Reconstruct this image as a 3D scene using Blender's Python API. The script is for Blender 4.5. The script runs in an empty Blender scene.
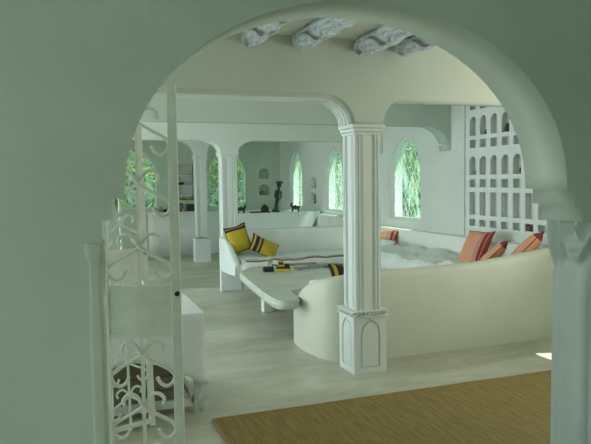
import bpy, bmesh, math, random
from mathutils import Vector, Matrix, noise
PI = math.pi
random.seed(7)
scene = bpy.context.scene
COL = scene.collection

# ------------------------------------------------------------------ camera
yaw, pitch, roll = map(math.radians, (20.014, 3.737, -0.760))
fwd = Vector((math.sin(yaw)*math.cos(pitch), math.cos(yaw)*math.cos(pitch), -math.sin(pitch)))
rt = Vector((math.cos(yaw), -math.sin(yaw), 0)); up = rt.cross(fwd)
rt, up = math.cos(roll)*rt + math.sin(roll)*up, -math.sin(roll)*rt + math.cos(roll)*up
cd = bpy.data.cameras.new('camera'); cd.sensor_width = 36; cd.lens = 36*628.88/591
cam = bpy.data.objects.new('camera', cd); COL.objects.link(cam)
cam.matrix_world = Matrix(((rt.x, up.x, -fwd.x, 0), (rt.y, up.y, -fwd.y, 0), (rt.z, up.z, -fwd.z, 1.6), (0, 0, 0, 1)))
scene.camera = cam
scene.view_settings.view_transform = 'Standard'
scene.view_settings.look = 'None'
scene.view_settings.gamma = 1
scene.view_settings.use_curve_mapping = False
scene.view_settings.exposure = 0.14

# ------------------------------------------------------------------ sky, sun, daylight through the openings, near room fill
w = bpy.data.worlds.new('sky'); scene.world = w; w.use_nodes = True
nt = w.node_tree; bg = nt.nodes['Background']
tc = nt.nodes.new('ShaderNodeTexCoord'); sp = nt.nodes.new('ShaderNodeSeparateXYZ'); cr = nt.nodes.new('ShaderNodeValToRGB')
nt.links.new(tc.outputs['Generated'], sp.inputs[0]); nt.links.new(sp.outputs['Z'], cr.inputs[0]); nt.links.new(cr.outputs[0], bg.inputs['Color'])
cr.color_ramp.elements[0].position = 0.0; cr.color_ramp.elements[0].color = (.72, .86, .78, 1)
cr.color_ramp.elements[1].position = .6; cr.color_ramp.elements[1].color = (.62, .80, .90, 1)
bg.inputs['Strength'].default_value = 1.6
sd = bpy.data.lights.new('sun', 'SUN'); sd.energy = 8; sd.angle = .01; sd.color = (1, .95, .8)
so = bpy.data.objects.new('sun', sd); COL.objects.link(so)
so.rotation_euler = Vector((-.55, .16, -1.0)).normalized().to_track_quat('-Z', 'Y').to_euler()

def area(name, loc, direction, sx, sy, power, color):
    d = bpy.data.lights.new(name, 'AREA'); d.shape = 'RECTANGLE'; d.size = sx; d.size_y = sy; d.energy = power; d.color = color
    o = bpy.data.objects.new(name, d); COL.objects.link(o); o.location = loc
    o.rotation_euler = Vector(direction).to_track_quat('-Z', 'Y').to_euler()
    return o
DAY = (.85, .98, 1.07)
area('daylight_left_arch', (-2.85, 6.7, 1.35), (1, 0, 0), 3.0, 2.1, 100, DAY)
area('daylight_left_arch', (-2.85, 10.7, 1.35), (1, 0, 0), 3.0, 2.1, 44, DAY)
area('daylight_left_arch', (-2.85, 3.4, 1.35), (1, 0, 0), 1.5, 2.1, 10, (1, .97, .90))
area('daylight_side_window', (4.98, 3.5, 1.4), (-1, 0, .85), 1.1, .9, 34, (1, .97, .90))
area('near_room_fill', (-2.85, -1.0, 1.35), (1, 0, 0), 2.0, 2.1, 35, (.86, 1, 1.0))  # added fill lamp in the unseen near room, brightens the near wall

# ------------------------------------------------------------------ materials
MATS = {}
def newmat(name):
    m = bpy.data.materials.new(name); m.use_nodes = True
    return m, m.node_tree, m.node_tree.nodes['Principled BSDF']
def mat(name, color, rough=.6, var=.06, scale=4, bump=0, bscale=30, metal=0, color2=None, spec=.5, obj=True):
    m, nt, b = newmat(name)
    b.inputs['Roughness'].default_value = rough; b.inputs['Metallic'].default_value = metal
    b.inputs['Specular IOR Level'].default_value = spec
    tc = nt.nodes.new('ShaderNodeTexCoord'); n = nt.nodes.new('ShaderNodeTexNoise'); n.inputs['Scale'].default_value = scale
    n.inputs['Detail'].default_value = 5
    nt.links.new(tc.outputs['Object'], n.inputs['Vector'])
    r = nt.nodes.new('ShaderNodeValToRGB'); r.color_ramp.elements[0].position = .3; r.color_ramp.elements[1].position = .7
    c2 = color2 or tuple(max(0, c*(1-2*var)) for c in color)
    r.color_ramp.elements[0].color = (*c2, 1); r.color_ramp.elements[1].color = (*color, 1)
    nt.links.new(n.outputs['Fac'], r.inputs[0]); nt.links.new(r.outputs[0], b.inputs['Base Color'])
    if bump:
        n2 = nt.nodes.new('ShaderNodeTexNoise'); n2.inputs['Scale'].default_value = bscale; n2.inputs['Detail'].default_value = 4
        nt.links.new(tc.outputs['Object'], n2.inputs['Vector'])
        bp = nt.nodes.new('ShaderNodeBump'); bp.inputs['Strength'].default_value = bump; bp.inputs['Distance'].default_value = .02
        nt.links.new(n2.outputs['Fac'], bp.inputs['Height']); nt.links.new(bp.outputs[0], b.inputs['Normal'])
    MATS[name] = m
    return m
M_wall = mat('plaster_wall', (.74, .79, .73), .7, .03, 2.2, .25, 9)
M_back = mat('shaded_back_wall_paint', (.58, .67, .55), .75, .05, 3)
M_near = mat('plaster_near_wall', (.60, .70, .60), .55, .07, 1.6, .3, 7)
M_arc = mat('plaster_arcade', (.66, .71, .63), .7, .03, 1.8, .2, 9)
M_white = mat('white_plaster', (.79, .84, .80), .6, .03, 3, .15, 14)
M_sofa = mat('smooth_cement_sofa', (.68, .69, .57), .5, .04, 2.5, .2, 8)
M_ceil = mat('ceiling_plaster', (.90, .90, .80), .8, .02, 3)
M_gate = mat('painted_iron', (.93, .96, .88), .45, .06, 12, .1, 60)
M_paintwood = mat('white_painted_wood', (.76, .82, .76), .5, .22, 14, .2, 40)
M_cloth = mat('white_cloth', (.90, .94, .94), .85, .03, 5, .5, 10)
M_cloth2 = mat('grey_white_cloth', (.88, .92, .88), .85, .06, 6, .6, 14)
M_dark = mat('dark_carved_wood', (.035, .03, .028), .5, .2, 20)
M_black = mat('black_plastic', (.02, .02, .02), .35, .1, 20)
M_yel = mat('yellow_paint', (.62, .47, .03), .4, .05, 20)
M_tan = mat('tan_wood', (.42, .28, .12), .5, .15, 18)
M_red = mat('maroon_clay', (.22, .05, .04), .6, .1, 20)
M_grn = mat('green_glaze', (.10, .18, .13), .4, .1, 20)
M_paper = mat('printed_paper', (.30, .34, .33), .4, .35, 30, color2=(.08, .10, .10))
M_frame = mat('window_plaster_frame', (.80, .85, .78), .6, .03, 6)
M_trunk = mat('bark', (.12, .09, .06), .9, .3, 8, .5, 20)
M_ground = mat('garden_ground', (.12, .16, .07), .9, .3, 2)

def floor_mat():
    m, nt, b = newmat('polished_cement_floor')
    tc = nt.nodes.new('ShaderNodeTexCoord')
    n1 = nt.nodes.new('ShaderNodeTexNoise'); n1.inputs['Scale'].default_value = .8; n1.inputs['Detail'].default_value = 6; n1.inputs['Distortion'].default_value = .8
    n2 = nt.nodes.new('ShaderNodeTexNoise'); n2.inputs['Scale'].default_value = 4.5; n2.inputs['Detail'].default_value = 6; n2.inputs['Distortion'].default_value = 1.2
    mp = nt.nodes.new('ShaderNodeMapping'); mp.inputs['Scale'].default_value = (.6, 1.6, 1)
    nt.links.new(tc.outputs['Object'], mp.inputs[0]); nt.links.new(mp.outputs[0], n1.inputs[0]); nt.links.new(mp.outputs[0], n2.inputs[0])
    r1 = nt.nodes.new('ShaderNodeValToRGB'); r1.color_ramp.elements[0].position = .35; r1.color_ramp.elements[1].position = .65
    r1.color_ramp.elements[0].color = (.48, .47, .36, 1); r1.color_ramp.elements[1].color = (.70, .72, .63, 1)
    r2 = nt.nodes.new('ShaderNodeValToRGB'); r2.color_ramp.elements[0].position = .3; r2.color_ramp.elements[1].position = .72
    r2.color_ramp.elements[0].color = (.78, .76, .66, 1); r2.color_ramp.elements[1].color = (1, 1, 1, 1)
    mx = nt.nodes.new('ShaderNodeMix'); mx.data_type = 'RGBA'; mx.blend_type = 'MULTIPLY'; mx.inputs[0].default_value = .8
    nt.links.new(n1.outputs[0], r1.inputs[0]); nt.links.new(n2.outputs[0], r2.inputs[0])
    nt.links.new(r1.outputs[0], mx.inputs[6]); nt.links.new(r2.outputs[0], mx.inputs[7]); nt.links.new(mx.outputs[2], b.inputs['Base Color'])
    b.inputs['Roughness'].default_value = .38
    return m
M_floor = floor_mat()
M_cream = mat('cream_niche_paint', (.90, .91, .86), .7, .02, 3)
M_table = mat('worn_cement_table', (.66, .70, .62), .4, .08, 5, .15, 14)

def mat_rug():
    m, nt, b = newmat('woven_reed')
    tc = nt.nodes.new('ShaderNodeTexCoord')
    w1 = nt.nodes.new('ShaderNodeTexWave'); w1.bands_direction = 'Y'; w1.inputs['Scale'].default_value = 22; w1.inputs['Distortion'].default_value = .6; w1.inputs['Detail'].default_value = 1
    w2 = nt.nodes.new('ShaderNodeTexWave'); w2.bands_direction = 'X'; w2.inputs['Scale'].default_value = 13; w2.inputs['Distortion'].default_value = 1.0; w2.inputs['Detail'].default_value = 2
    n = nt.nodes.new('ShaderNodeTexNoise'); n.inputs['Scale'].default_value = 6; n.inputs['Detail'].default_value = 6
    mp = nt.nodes.new('ShaderNodeMapping'); mp.inputs['Scale'].default_value = (6, .7, 1)
    nt.links.new(tc.outputs['Object'], mp.inputs[0]); nt.links.new(mp.outputs[0], n.inputs[0])
    nt.links.new(tc.outputs['Object'], w1.inputs[0]); nt.links.new(tc.outputs['Object'], w2.inputs[0])
    a = nt.nodes.new('ShaderNodeMath'); a.operation = 'MULTIPLY_ADD'; a.inputs[1].default_value = .40; nt.links.new(w1.outputs[1], a.inputs[0])
    a2 = nt.nodes.new('ShaderNodeMath'); a2.operation = 'MULTIPLY'; a2.inputs[1].default_value = .14; nt.links.new(w2.outputs[1], a2.inputs[0]); nt.links.new(a2.outputs[0], a.inputs[2])
    a3 = nt.nodes.new('ShaderNodeMath'); a3.operation = 'MULTIPLY_ADD'; a3.inputs[1].default_value = .75; nt.links.new(n.outputs[0], a3.inputs[0]); nt.links.new(a.outputs[0], a3.inputs[2])
    r = nt.nodes.new('ShaderNodeValToRGB'); r.color_ramp.elements[0].position = .25; r.color_ramp.elements[1].position = 1.05
    r.color_ramp.elements[0].color = (.13, .085, .022, 1); r.color_ramp.elements[1].color = (.42, .30, .09, 1)
    nt.links.new(a3.outputs[0], r.inputs[0]); nt.links.new(r.outputs[0], b.inputs['Base Color']); b.inputs['Roughness'].default_value = .75
    bp = nt.nodes.new('ShaderNodeBump'); bp.inputs['Strength'].default_value = .5; bp.inputs['Distance'].default_value = .01
    nt.links.new(a.outputs[0], bp.inputs['Height']); nt.links.new(bp.outputs[0], b.inputs['Normal'])
    return m
M_rug = mat_rug()
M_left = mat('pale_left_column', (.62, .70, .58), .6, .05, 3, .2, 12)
M_crate = mat('brown_crate_wood', (.33, .29, .21), .7, .15, 9)
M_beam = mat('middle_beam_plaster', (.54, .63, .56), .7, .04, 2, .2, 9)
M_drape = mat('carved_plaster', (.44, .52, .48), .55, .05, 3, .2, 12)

def stripes(name, base, bands, axis=0, rough=.8, wobble=0.0):
    """fabric with woven bands: bands = [(from, to, colour)] along a local axis (-1..1 after scaling by UV)"""
    m, nt, b = newmat(name)
    uv = nt.nodes.new('ShaderNodeUVMap'); sp = nt.nodes.new('ShaderNodeSeparateXYZ'); nt.links.new(uv.outputs[0], sp.inputs[0])
    r = nt.nodes.new('ShaderNodeValToRGB'); r.color_ramp.interpolation = 'CONSTANT'
    stops = [(0, base)]
    for a, c, colr in bands: stops += [(a, colr), (c, base)]
    el = r.color_ramp.elements
    el[0].position = 0; el[0].color = (*base, 1); el.remove(el[1])
    for p, c in stops[1:]:
        e = el.new(min(p, .9999)); e.color = (*c, 1)
    nt.links.new(sp.outputs[axis], r.inputs[0])
    n = nt.nodes.new('ShaderNodeTexNoise'); n.inputs['Scale'].default_value = 90
    mx = nt.nodes.new('ShaderNodeMix'); mx.data_type = 'RGBA'; mx.blend_type = 'MULTIPLY'; mx.inputs[0].default_value = .25
    nt.links.new(r.outputs[0], mx.inputs[6]); nt.links.new(n.outputs[0], mx.inputs[7]); nt.links.new(mx.outputs[2], b.inputs['Base Color'])
    b.inputs['Roughness'].default_value = rough
    return m
YEL = (.62, .46, .03); BRN = (.045, .018, .02); WHT = (.6, .6, .5)
M_pyel = stripes('yellow_striped_fabric', YEL, [(.80, .90, BRN), (.905, .93, (.35, .2, .1)), (.94, 1., BRN)], 1)
M_pyel2 = stripes('yellow_banded_fabric', YEL, [(0, .05, BRN), (.12, .26, BRN), (.28, .31, (.5, .35, .2)), (.32, .40, (.10, .03, .03))], 0)
COR = (.88, .42, .24); MRN = (.33, .035, .045)
M_pcor = stripes('coral_striped_fabric', COR, [(.60, .64, (.75, .45, .4)), (.66, .78, (.70, .33, .27)), (.80, .9, MRN), (.92, 1, (.5, .08, .07))], 0)
M_pcor2 = stripes('coral_banded_fabric', COR, [(.0, .14, MRN), (.2, .27, (.6, .1, .1)), (.86, 1, MRN)], 1)
M_ctl = stripes('white_cloth_with_maroon_stripes', (.88, .92, .90), [(.80, .83, (.22, .06, .07)), (.875, .905, (.28, .06, .05)), (.93, .95, (.30, .12, .10))], 1)

def glass_mat():
    m = bpy.data.materials.new('leaded_cyan_glass'); m.use_nodes = True; nt = m.node_tree; nt.nodes.clear()
    out = nt.nodes.new('ShaderNodeOutputMaterial')
    tr = nt.nodes.new('ShaderNodeBsdfTransparent'); tr.inputs[0].default_value = (.80, .97, .90, 1)
    gl = nt.nodes.new('ShaderNodeBsdfGlossy'); gl.inputs['Roughness'].default_value = .1
    tl = nt.nodes.new('ShaderNodeBsdfTranslucent'); tl.inputs[0].default_value = (.70, .95, .88, 1)
    tc = nt.nodes.new('ShaderNodeTexCoord'); n = nt.nodes.new('ShaderNodeTexNoise'); n.inputs['Scale'].default_value = 9; n.inputs['Detail'].default_value = 3
    mp = nt.nodes.new('ShaderNodeMapping'); mp.inputs['Scale'].default_value = (1, 1, .35)
    nt.links.new(tc.outputs['Object'], mp.inputs[0]); nt.links.new(mp.outputs[0], n.inputs[0])
    r = nt.nodes.new('ShaderNodeValToRGB'); r.color_ramp.elements[0].position = .42; r.color_ramp.elements[1].position = .62
    r.color_ramp.elements[0].color = (.12, .12, .12, 1); r.color_ramp.elements[1].color = (.5, .5, .5, 1)
    nt.links.new(n.outputs[0], r.inputs[0])
    r.color_ramp.elements[0].color = (.0, .0, .0, 1); r.color_ramp.elements[1].color = (.28, .28, .28, 1)
    m1 = nt.nodes.new('ShaderNodeMixShader'); nt.links.new(r.outputs[0], m1.inputs[0]); nt.links.new(tr.outputs[0], m1.inputs[1]); nt.links.new(tl.outputs[0], m1.inputs[2])
    m2 = nt.nodes.new('ShaderNodeMixShader'); m2.inputs[0].default_value = .05; nt.links.new(m1.outputs[0], m2.inputs[1]); nt.links.new(gl.outputs[0], m2.inputs[2])
    nt.links.new(m2.outputs[0], out.inputs[0])
    return m
M_glass = glass_mat()
def clear_glass():
    m = bpy.data.materials.new('clear_drinking_glass'); m.use_nodes = True; nt = m.node_tree; nt.nodes.clear()
    out = nt.nodes.new('ShaderNodeOutputMaterial'); tr = nt.nodes.new('ShaderNodeBsdfTransparent'); tr.inputs[0].default_value = (.85, .9, .87, 1)
    gl = nt.nodes.new('ShaderNodeBsdfGlossy'); gl.inputs['Roughness'].default_value = .05
    mx = nt.nodes.new('ShaderNodeMixShader'); mx.inputs[0].default_value = .25
    nt.links.new(tr.outputs[0], mx.inputs[1]); nt.links.new(gl.outputs[0], mx.inputs[2]); nt.links.new(mx.outputs[0], out.inputs[0])
    return m
M_cup = clear_glass()

def leaf_mat(name, c, t):
    m = bpy.data.materials.new(name); m.use_nodes = True; nt = m.node_tree; nt.nodes.clear()
    out = nt.nodes.new('ShaderNodeOutputMaterial')
    d = nt.nodes.new('ShaderNodeBsdfDiffuse'); tl = nt.nodes.new('ShaderNodeBsdfTranslucent')
    tc = nt.nodes.new('ShaderNodeTexCoord'); n = nt.nodes.new('ShaderNodeTexNoise'); n.inputs['Scale'].default_value = 1.6; n.inputs['Detail'].default_value = 3
    nt.links.new(tc.outputs['Object'], n.inputs[0])
    r = nt.nodes.new('ShaderNodeValToRGB'); r.color_ramp.elements[0].position = .35; r.color_ramp.elements[1].position = .65
    r.color_ramp.elements[0].color = (*c, 1); r.color_ramp.elements[1].color = (*t, 1)
    nt.links.new(n.outputs[0], r.inputs[0]); nt.links.new(r.outputs[0], d.inputs[0]); nt.links.new(r.outputs[0], tl.inputs[0])
    mx = nt.nodes.new('ShaderNodeMixShader'); mx.inputs[0].default_value = .55
    nt.links.new(d.outputs[0], mx.inputs[1]); nt.links.new(tl.outputs[0], mx.inputs[2]); nt.links.new(mx.outputs[0], out.inputs[0])
    return m
M_leafA = leaf_mat('yellow_green_leaf', (.14, .27, .10), (.52, .56, .16))
M_leafB = leaf_mat('blue_green_leaf', (.08, .24, .17), (.24, .45, .30))

def drift_mat():
    m, nt, b = newmat('weathered_driftwood')
    tc = nt.nodes.new('ShaderNodeTexCoord'); n = nt.nodes.new('ShaderNodeTexNoise'); n.inputs['Scale'].default_value = 7; n.inputs['Detail'].default_value = 8; n.inputs['Distortion'].default_value = .9
    mp = nt.nodes.new('ShaderNodeMapping'); mp.inputs['Scale'].default_value = (1.5, .45, 1.5); nt.links.new(tc.outputs['Object'], mp.inputs[0]); nt.links.new(mp.outputs[0], n.inputs[0])
    r = nt.nodes.new('ShaderNodeValToRGB'); el = r.color_ramp.elements
    el[0].position = .32; el[0].color = (.16, .14, .12, 1); el[1].position = .68; el[1].color = (.90, .95, .98, 1)
    for p, c in ((.42, (.34, .31, .30)), (.48, (.52, .60, .68)), (.53, (.82, .87, .88)), (.57, (.42, .48, .56)), (.61, (.68, .76, .84))):
        e = el.new(p); e.color = (*c, 1)
    nt.links.new(n.outputs[0], r.inputs[0]); nt.links.new(r.outputs[0], b.inputs['Base Color']); b.inputs['Roughness'].default_value = .8
    bp = nt.nodes.new('ShaderNodeBump'); bp.inputs['Strength'].default_value = .8; bp.inputs['Distance'].default_value = .02
    nt.links.new(n.outputs[0], bp.inputs['Height']); nt.links.new(bp.outputs[0], b.inputs['Normal'])
    return m
M_drift = drift_mat()

# ------------------------------------------------------------------ mesh helpers
def add_box(bm, x0, x1, y0, y1, z0, z1, mtx=None):
    vs = [bm.verts.new(Vector(p) if mtx is None else mtx @ Vector(p)) for p in
          ((x0, y0, z0), (x1, y0, z0), (x1, y1, z0), (x0, y1, z0), (x0, y0, z1), (x1, y0, z1), (x1, y1, z1), (x0, y1, z1))]
    for f in ((0, 3, 2, 1), (4, 5, 6, 7), (0, 1, 5, 4), (1, 2, 6, 5), (2, 3, 7, 6), (3, 0, 4, 7)):
        bm.faces.new([vs[i] for i in f])
def box_bm(*a, bevel=0, seg=2, mtx=None):
    bm = bmesh.new(); add_box(bm, *a, mtx=mtx)
    if bevel: bmesh.ops.bevel(bm, geom=bm.edges[:], offset=bevel, segments=seg, affect='EDGES', profile=.6)
    return bm
def add_tube(bm, pts, r, n=8, cap=True):
    pts = [Vector(p) for p in pts]; rings = []
    t0 = (pts[1]-pts[0]).normalized(); a = Vector((0, 0, 1)) if abs(t0.z) < .9 else Vector((1, 0, 0))
    nrm = t0.cross(a).normalized()
    for i, p in enumerate(pts):
        t = (pts[min(i+1, len(pts)-1)]-pts[max(i-1, 0)]).normalized()
        nrm = (nrm - t*nrm.dot(t)).normalized(); b = t.cross(nrm)
        rr = r[i] if isinstance(r, (list, tuple)) else r
        rings.append([bm.verts.new(p + (nrm*math.cos(2*PI*k/n) + b*math.sin(2*PI*k/n))*rr) for k in range(n)])
    for i in range(len(rings)-1):
        for k in range(n):
            bm.faces.new((rings[i][k], rings[i][(k+1) % n], rings[i+1][(k+1) % n], rings[i+1][k]))
    if cap:
        bm.faces.new(rings[0][::-1]); bm.faces.new(rings[-1])
def add_lathe(bm, prof, n=16, c=(0, 0, 0)):
    rings = []
    for r, z in prof:
        rings.append([bm.verts.new((c[0]+r*math.cos(2*PI*k/n), c[1]+r*math.sin(2*PI*k/n), c[2]+z)) for k in range(n)])
    for i in range(len(rings)-1):
        for k in range(n): bm.faces.new((rings[i][k], rings[i][(k+1) % n], rings[i+1][(k+1) % n], rings[i+1][k]))
    bm.faces.new(rings[0][::-1]); bm.faces.new(rings[-1])
def smoothline(pts, n=6):
    P = [Vector(p) for p in pts]; out = []
    for i in range(len(P)-1):
        a, b, c, d = P[max(i-1, 0)], P[i], P[i+1], P[min(i+2, len(P)-1)]
        for k in range(n):
            t = k/n
            out.append(.5*((2*b)+(c-a)*t+(2*a-5*b+4*c-d)*t*t+(3*b-a-3*c+d)*t**3))
    out.append(P[-1]); return out
PLANE = {  # (u, v, depth) -> world
    'XZ': lambda y: Matrix(((1, 0, 0, 0), (0, 0, -1, y), (0, 1, 0, 0), (0, 0, 0, 1))),   # u=X v=Z, front faces -Y at y, thickness towards +Y
    'YZ': lambda x: Matrix(((0, 0, 1, x), (1, 0, 0, 0), (0, 1, 0, 0), (0, 0, 0, 1))),    # u=Y v=Z, from x towards +X
    'XY': lambda z: Matrix.Translation((0, 0, z)),
}
def holed(loops, thick, plane, at, bevel=0):
    """slab with holes: first loop outer; starts at `at` and runs `thick` along + normal"""
    cu = bpy.data.curves.new('tmp', 'CURVE'); cu.dimensions = '2D'; cu.fill_mode = 'BOTH'; cu.extrude = thick/2
    for lp in loops:
        s = cu.splines.new('POLY'); s.points.add(len(lp)-1); s.use_cyclic_u = True
        for i, (u, v) in enumerate(lp): s.points[i].co = (u, v, 0, 1)
    o = bpy.data.objects.new('tmp', cu); COL.objects.link(o)
    dg = bpy.context.evaluated_depsgraph_get(); me = bpy.data.meshes.new_from_object(o.evaluated_get(dg))
    bpy.data.objects.remove(o); bpy.data.curves.remove(cu)
    bm = bmesh.new(); bm.from_mesh(me); bpy.data.meshes.remove(me)
    bmesh.ops.remove_doubles(bm, verts=bm.verts[:], dist=1e-5)
    # for XZ the local depth axis points to -Y
    off = Matrix.Translation((0, 0, -thick/2 if plane == 'XZ' else thick/2))
    bm.transform(PLANE[plane](at) @ off)
    bmesh.ops.recalc_face_normals(bm, faces=bm.faces[:])
    return bm
def mk(name, bm, material, parent=None, smooth=False, world=None):
    me = bpy.data.meshes.new(name)
    if parent is not None and world is not False: bm.transform(Matrix.Translation(-Vector(parent.get('_base', parent.location))))
    if smooth:
        for f in bm.faces: f.smooth = True
    bm.to_mesh(me); bm.free()
    if smooth:
        try: me.set_sharp_from_angle(angle=math.radians(45))
        except Exception: pass
    me.materials.append(material)
    o = bpy.data.objects.new(name, me); COL.objects.link(o)
    if parent is not None: o.parent = parent
    return o
def mk_sub(name, bm, material, parent, root, smooth=False):
    """a part or sub-part given in world coordinates below a parent whose own transform is the root's"""
    bm.transform(Matrix.Translation(-Vector(root.location)))
    o = mk(name, bm, material, None, smooth); o.parent = parent
    return o
def thing(name, label, cat, loc=(0, 0, 0), group=None, rz=0):
    o = bpy.data.objects.new(name, None); COL.objects.link(o); o.location = loc; o.rotation_euler = (0, 0, rz)
    o.empty_display_size = .1; tag(o, label, cat, group); return o
def tag(o, label=None, cat=None, group=None, kind=None):
    if label: o['label'] = label
    if cat: o['category'] = cat
    if group: o['group'] = group
    if kind: o['kind'] = kind
    return o
def struct(name, bm, m, smooth=False):
    return tag(mk(name, bm, m, None, smooth), kind='structure')
def solo(name, bm, m, label, cat, group=None, smooth=False, loc=None):
    if loc is not None: bm.transform(Matrix.Translation(-Vector(loc)))
    o = mk(name, bm, m, None, smooth)
    if loc is not None: o.location = loc
    return tag(o, label, cat, group)

def lancet(c, w, z0, zs, za, n=10):
    """pointed arch loop round centre c: width w, sill z0, spring zs, apex za"""
    h = w/2; L = [(c-h, z0), (c+h, z0)]
    r = za-zs; R_ = max(h*1.001, (h*h+r*r)/(2*h)); ky = 1.0
    if r < h: ky = r/h; R_ = h
    amax = math.acos(max(-1, min(1, (R_-h)/R_)))
    up_ = [((R_*math.cos(i/n*amax) - (R_-h)), R_*math.sin(i/n*amax)*ky) for i in range(n+1)]
    for x, z in up_: L.append((c+max(0, x), zs+z))
    for x, z in up_[-2::-1]: L.append((c-x, zs+z))
    return L
def roundtop(u0, u1, z0, zt, rx, rz, left=True, right=True, n=8):
    """opening whose top corners are rounded"""
    L = [(u0, z0), (u1, z0)]
    if right:
        for i in range(n+1):
            a = i/n*PI/2; L.append((u1-rx+rx*math.cos(a), zt-rz+rz*math.sin(a)))
    else: L.append((u1, zt))
    if left:
        for i in range(n+1):
            a = PI/2+i/n*PI/2; L.append((u0+rx+rx*math.cos(a), zt-rz+rz*math.sin(a)))
    else: L.append((u0, zt))
    return L

CZ = 2.72     # ceiling height
XW, YB = 4.75, 14.05
# ------------------------------------------------------------------ shell
struct('floor', box_bm(-2.7, 5.05, -3.2, 14.4, -.15, 0), M_floor)
struct('ceiling', box_bm(-2.95, 5.05, -3.2, 14.4, CZ, CZ+.15), M_ceil)
struct('ground', box_bm(-14, 24, -12, 34, -.4, -.16), M_ground)

# near wall with the wide arch the photograph is taken through
def near_hole():
    L = [(.06, -.001), (2.10, -.001), (2.10, 1.418), (1.975, 1.418), (1.975, 1.487), (1.932, 1.487), (1.932, 1.552), (1.89, 1.552)]
    n = 40
    for i in range(1, n):
        a = i/n*PI; L.append((1.03+.86*math.cos(a), 1.56+.66*math.sin(a)**.97))
    L += [(.168, 1.552), (.132, 1.552), (.132, 1.487), (.10, 1.487), (.10, 1.418), (.06, 1.418)]
    return L
hl = near_hole()
outer = [(-2.7, 0), (.06, 0)] + hl[::-1][0:0]
near_loop = [(-2.7, 0), (.06, 0), (.06, 1.418), (.10, 1.418), (.10, 1.487), (.132, 1.487), (.132, 1.552), (.168, 1.552)]
for i in range(39, 0, -1):
    a = i/40*PI; near_loop.append((1.03+.86*math.cos(a), 1.56+.66*math.sin(a)**.97))
near_loop += [(1.89, 1.552), (1.932, 1.552), (1.932, 1.487), (1.975, 1.487), (1.975, 1.418), (2.10, 1.418), (2.10, 0), (4.75, 0), (4.75, CZ), (-2.7, CZ)]
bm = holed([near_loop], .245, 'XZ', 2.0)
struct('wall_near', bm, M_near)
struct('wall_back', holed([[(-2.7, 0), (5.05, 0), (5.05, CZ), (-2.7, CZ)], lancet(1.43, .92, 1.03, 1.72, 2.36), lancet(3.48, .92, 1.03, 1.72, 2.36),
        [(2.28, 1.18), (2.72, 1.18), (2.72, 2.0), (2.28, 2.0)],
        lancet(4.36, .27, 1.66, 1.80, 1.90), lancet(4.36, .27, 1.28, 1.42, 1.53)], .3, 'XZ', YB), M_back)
struct('niche_back', box_bm(2.2, 4.7, YB+.2, YB+.3, 1.1, 1.24), M_wall)
bpy.data.objects.remove(bpy.data.objects['niche_back'])
GY0, GY1 = 5.00, 6.74
struct('wall_right', holed([[(2.0, 0), (YB, 0), (YB, CZ), (2.0, CZ)], lancet(8.28, .92, 1.0, 1.70, 2.25), lancet(10.93, .86, 1.02, 1.68, 2.27), lancet(13.0, .82, 1.02, 1.68, 2.27),
        roundtop(2.95, 4.34, .95, 1.83, .12, .12),
        [(GY0, 1.0), (GY1-.02, 1.0), (GY1-.02, 2.60), (GY0, 2.60)],
        lancet(11.97, .34, 1.13, 1.27, 1.36), lancet(11.97, .34, 1.44, 1.58, 1.67)], .22, 'YZ', XW), M_wall)
def arch_open(u0, u1, zt): return roundtop(u0, u1, .001, zt, .4, .35)
struct('wall_left', holed([[(-3.2, 0), (14.05, 0), (14.05, CZ), (-3.2, CZ)], roundtop(5.2, 8.2, .02, 2.35, .5, .4), roundtop(9.2, 12.2, .02, 2.35, .5, .4), roundtop(2.6, 4.3, .02, 2.35, .4, .4),
        roundtop(-2.0, 0, .02, 2.35, .4, .4)], .25, 'YZ', -2.95), M_wall)
struct('wall_rear', box_bm(-2.7, 4.75, -3.2, -3.0, 0, CZ), M_near)
struct('wall_side', box_bm(4.75, 4.95, -3.2, 2.0, 0, CZ), M_near)

# recess backs of the niches in the walls (part of the wall)
struct('wall_back_recess', box_bm(2.2, 2.8, YB+.26, YB+.34, 1.1, 2.1), M_cream)
struct('wall_back_recess', box_bm(4.15, 4.6, YB+.2, YB+.34, 1.2, 1.98), M_wall)
struct('wall_right_recess', box_bm(XW+.22, XW+.28, 11.7, 12.25, 1.05, 1.75), M_wall)

# front arcade (a wall standing on the main column)
def arcade(name, y, t, loops, m, x0=-2.7, x1=4.75):
    struct(name, holed(loops, t, 'XZ', y), m)
def arcade_loop(x0, x1, opens, top=CZ):
    """opens: list of (xa, xb, spring, ztop, rx) left to right; wall hangs between"""
    L = [(x0, top)]
    pts = []
    for xa, xb, zs, zt, rx, lft, rgt in opens:
        n = 10
        if lft:
            for i in range(n+1):
                a = i/n*PI/2; pts.append((xa+rx-rx*math.cos(a), zs+(zt-zs)*math.sin(a)))
        else: pts.append((xa, zt))
        if rgt:
            for i in range(n+1):
                a = PI/2-i/n*PI/2; pts.append((xb-rx+rx*math.cos(a), zs+(zt-zs)*math.sin(a)))
        else: pts.append((xb, zt))
    L = [(x0, top), (x0, pts[0][1])] + pts + [(x1, pts[-1][1]), (x1, top)]
    out = []
    for p in L:
        if not out or (abs(out[-1][0]-p[0]) + abs(out[-1][1]-p[1])) > 1e-4: out.append(p)
    return out[::-1]
A1 = [(-2.3, -1.2, 2.05, 2.254, .24, 1, 1), (-.9, 2.185, 2.05, 2.254, .24, 1, 1), (2.465, 4.6, 2.05, 2.262, .20, 1, 1)]
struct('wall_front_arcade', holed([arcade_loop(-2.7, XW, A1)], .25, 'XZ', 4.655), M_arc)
A1b = [(-2.25, -1.22, 2.05, 2.275, .24, 1, 1), (-.88, 2.165, 2.05, 2.275, .24, 1, 1), (2.485, 4.58, 2.05, 2.285, .20, 1, 1)]
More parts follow.
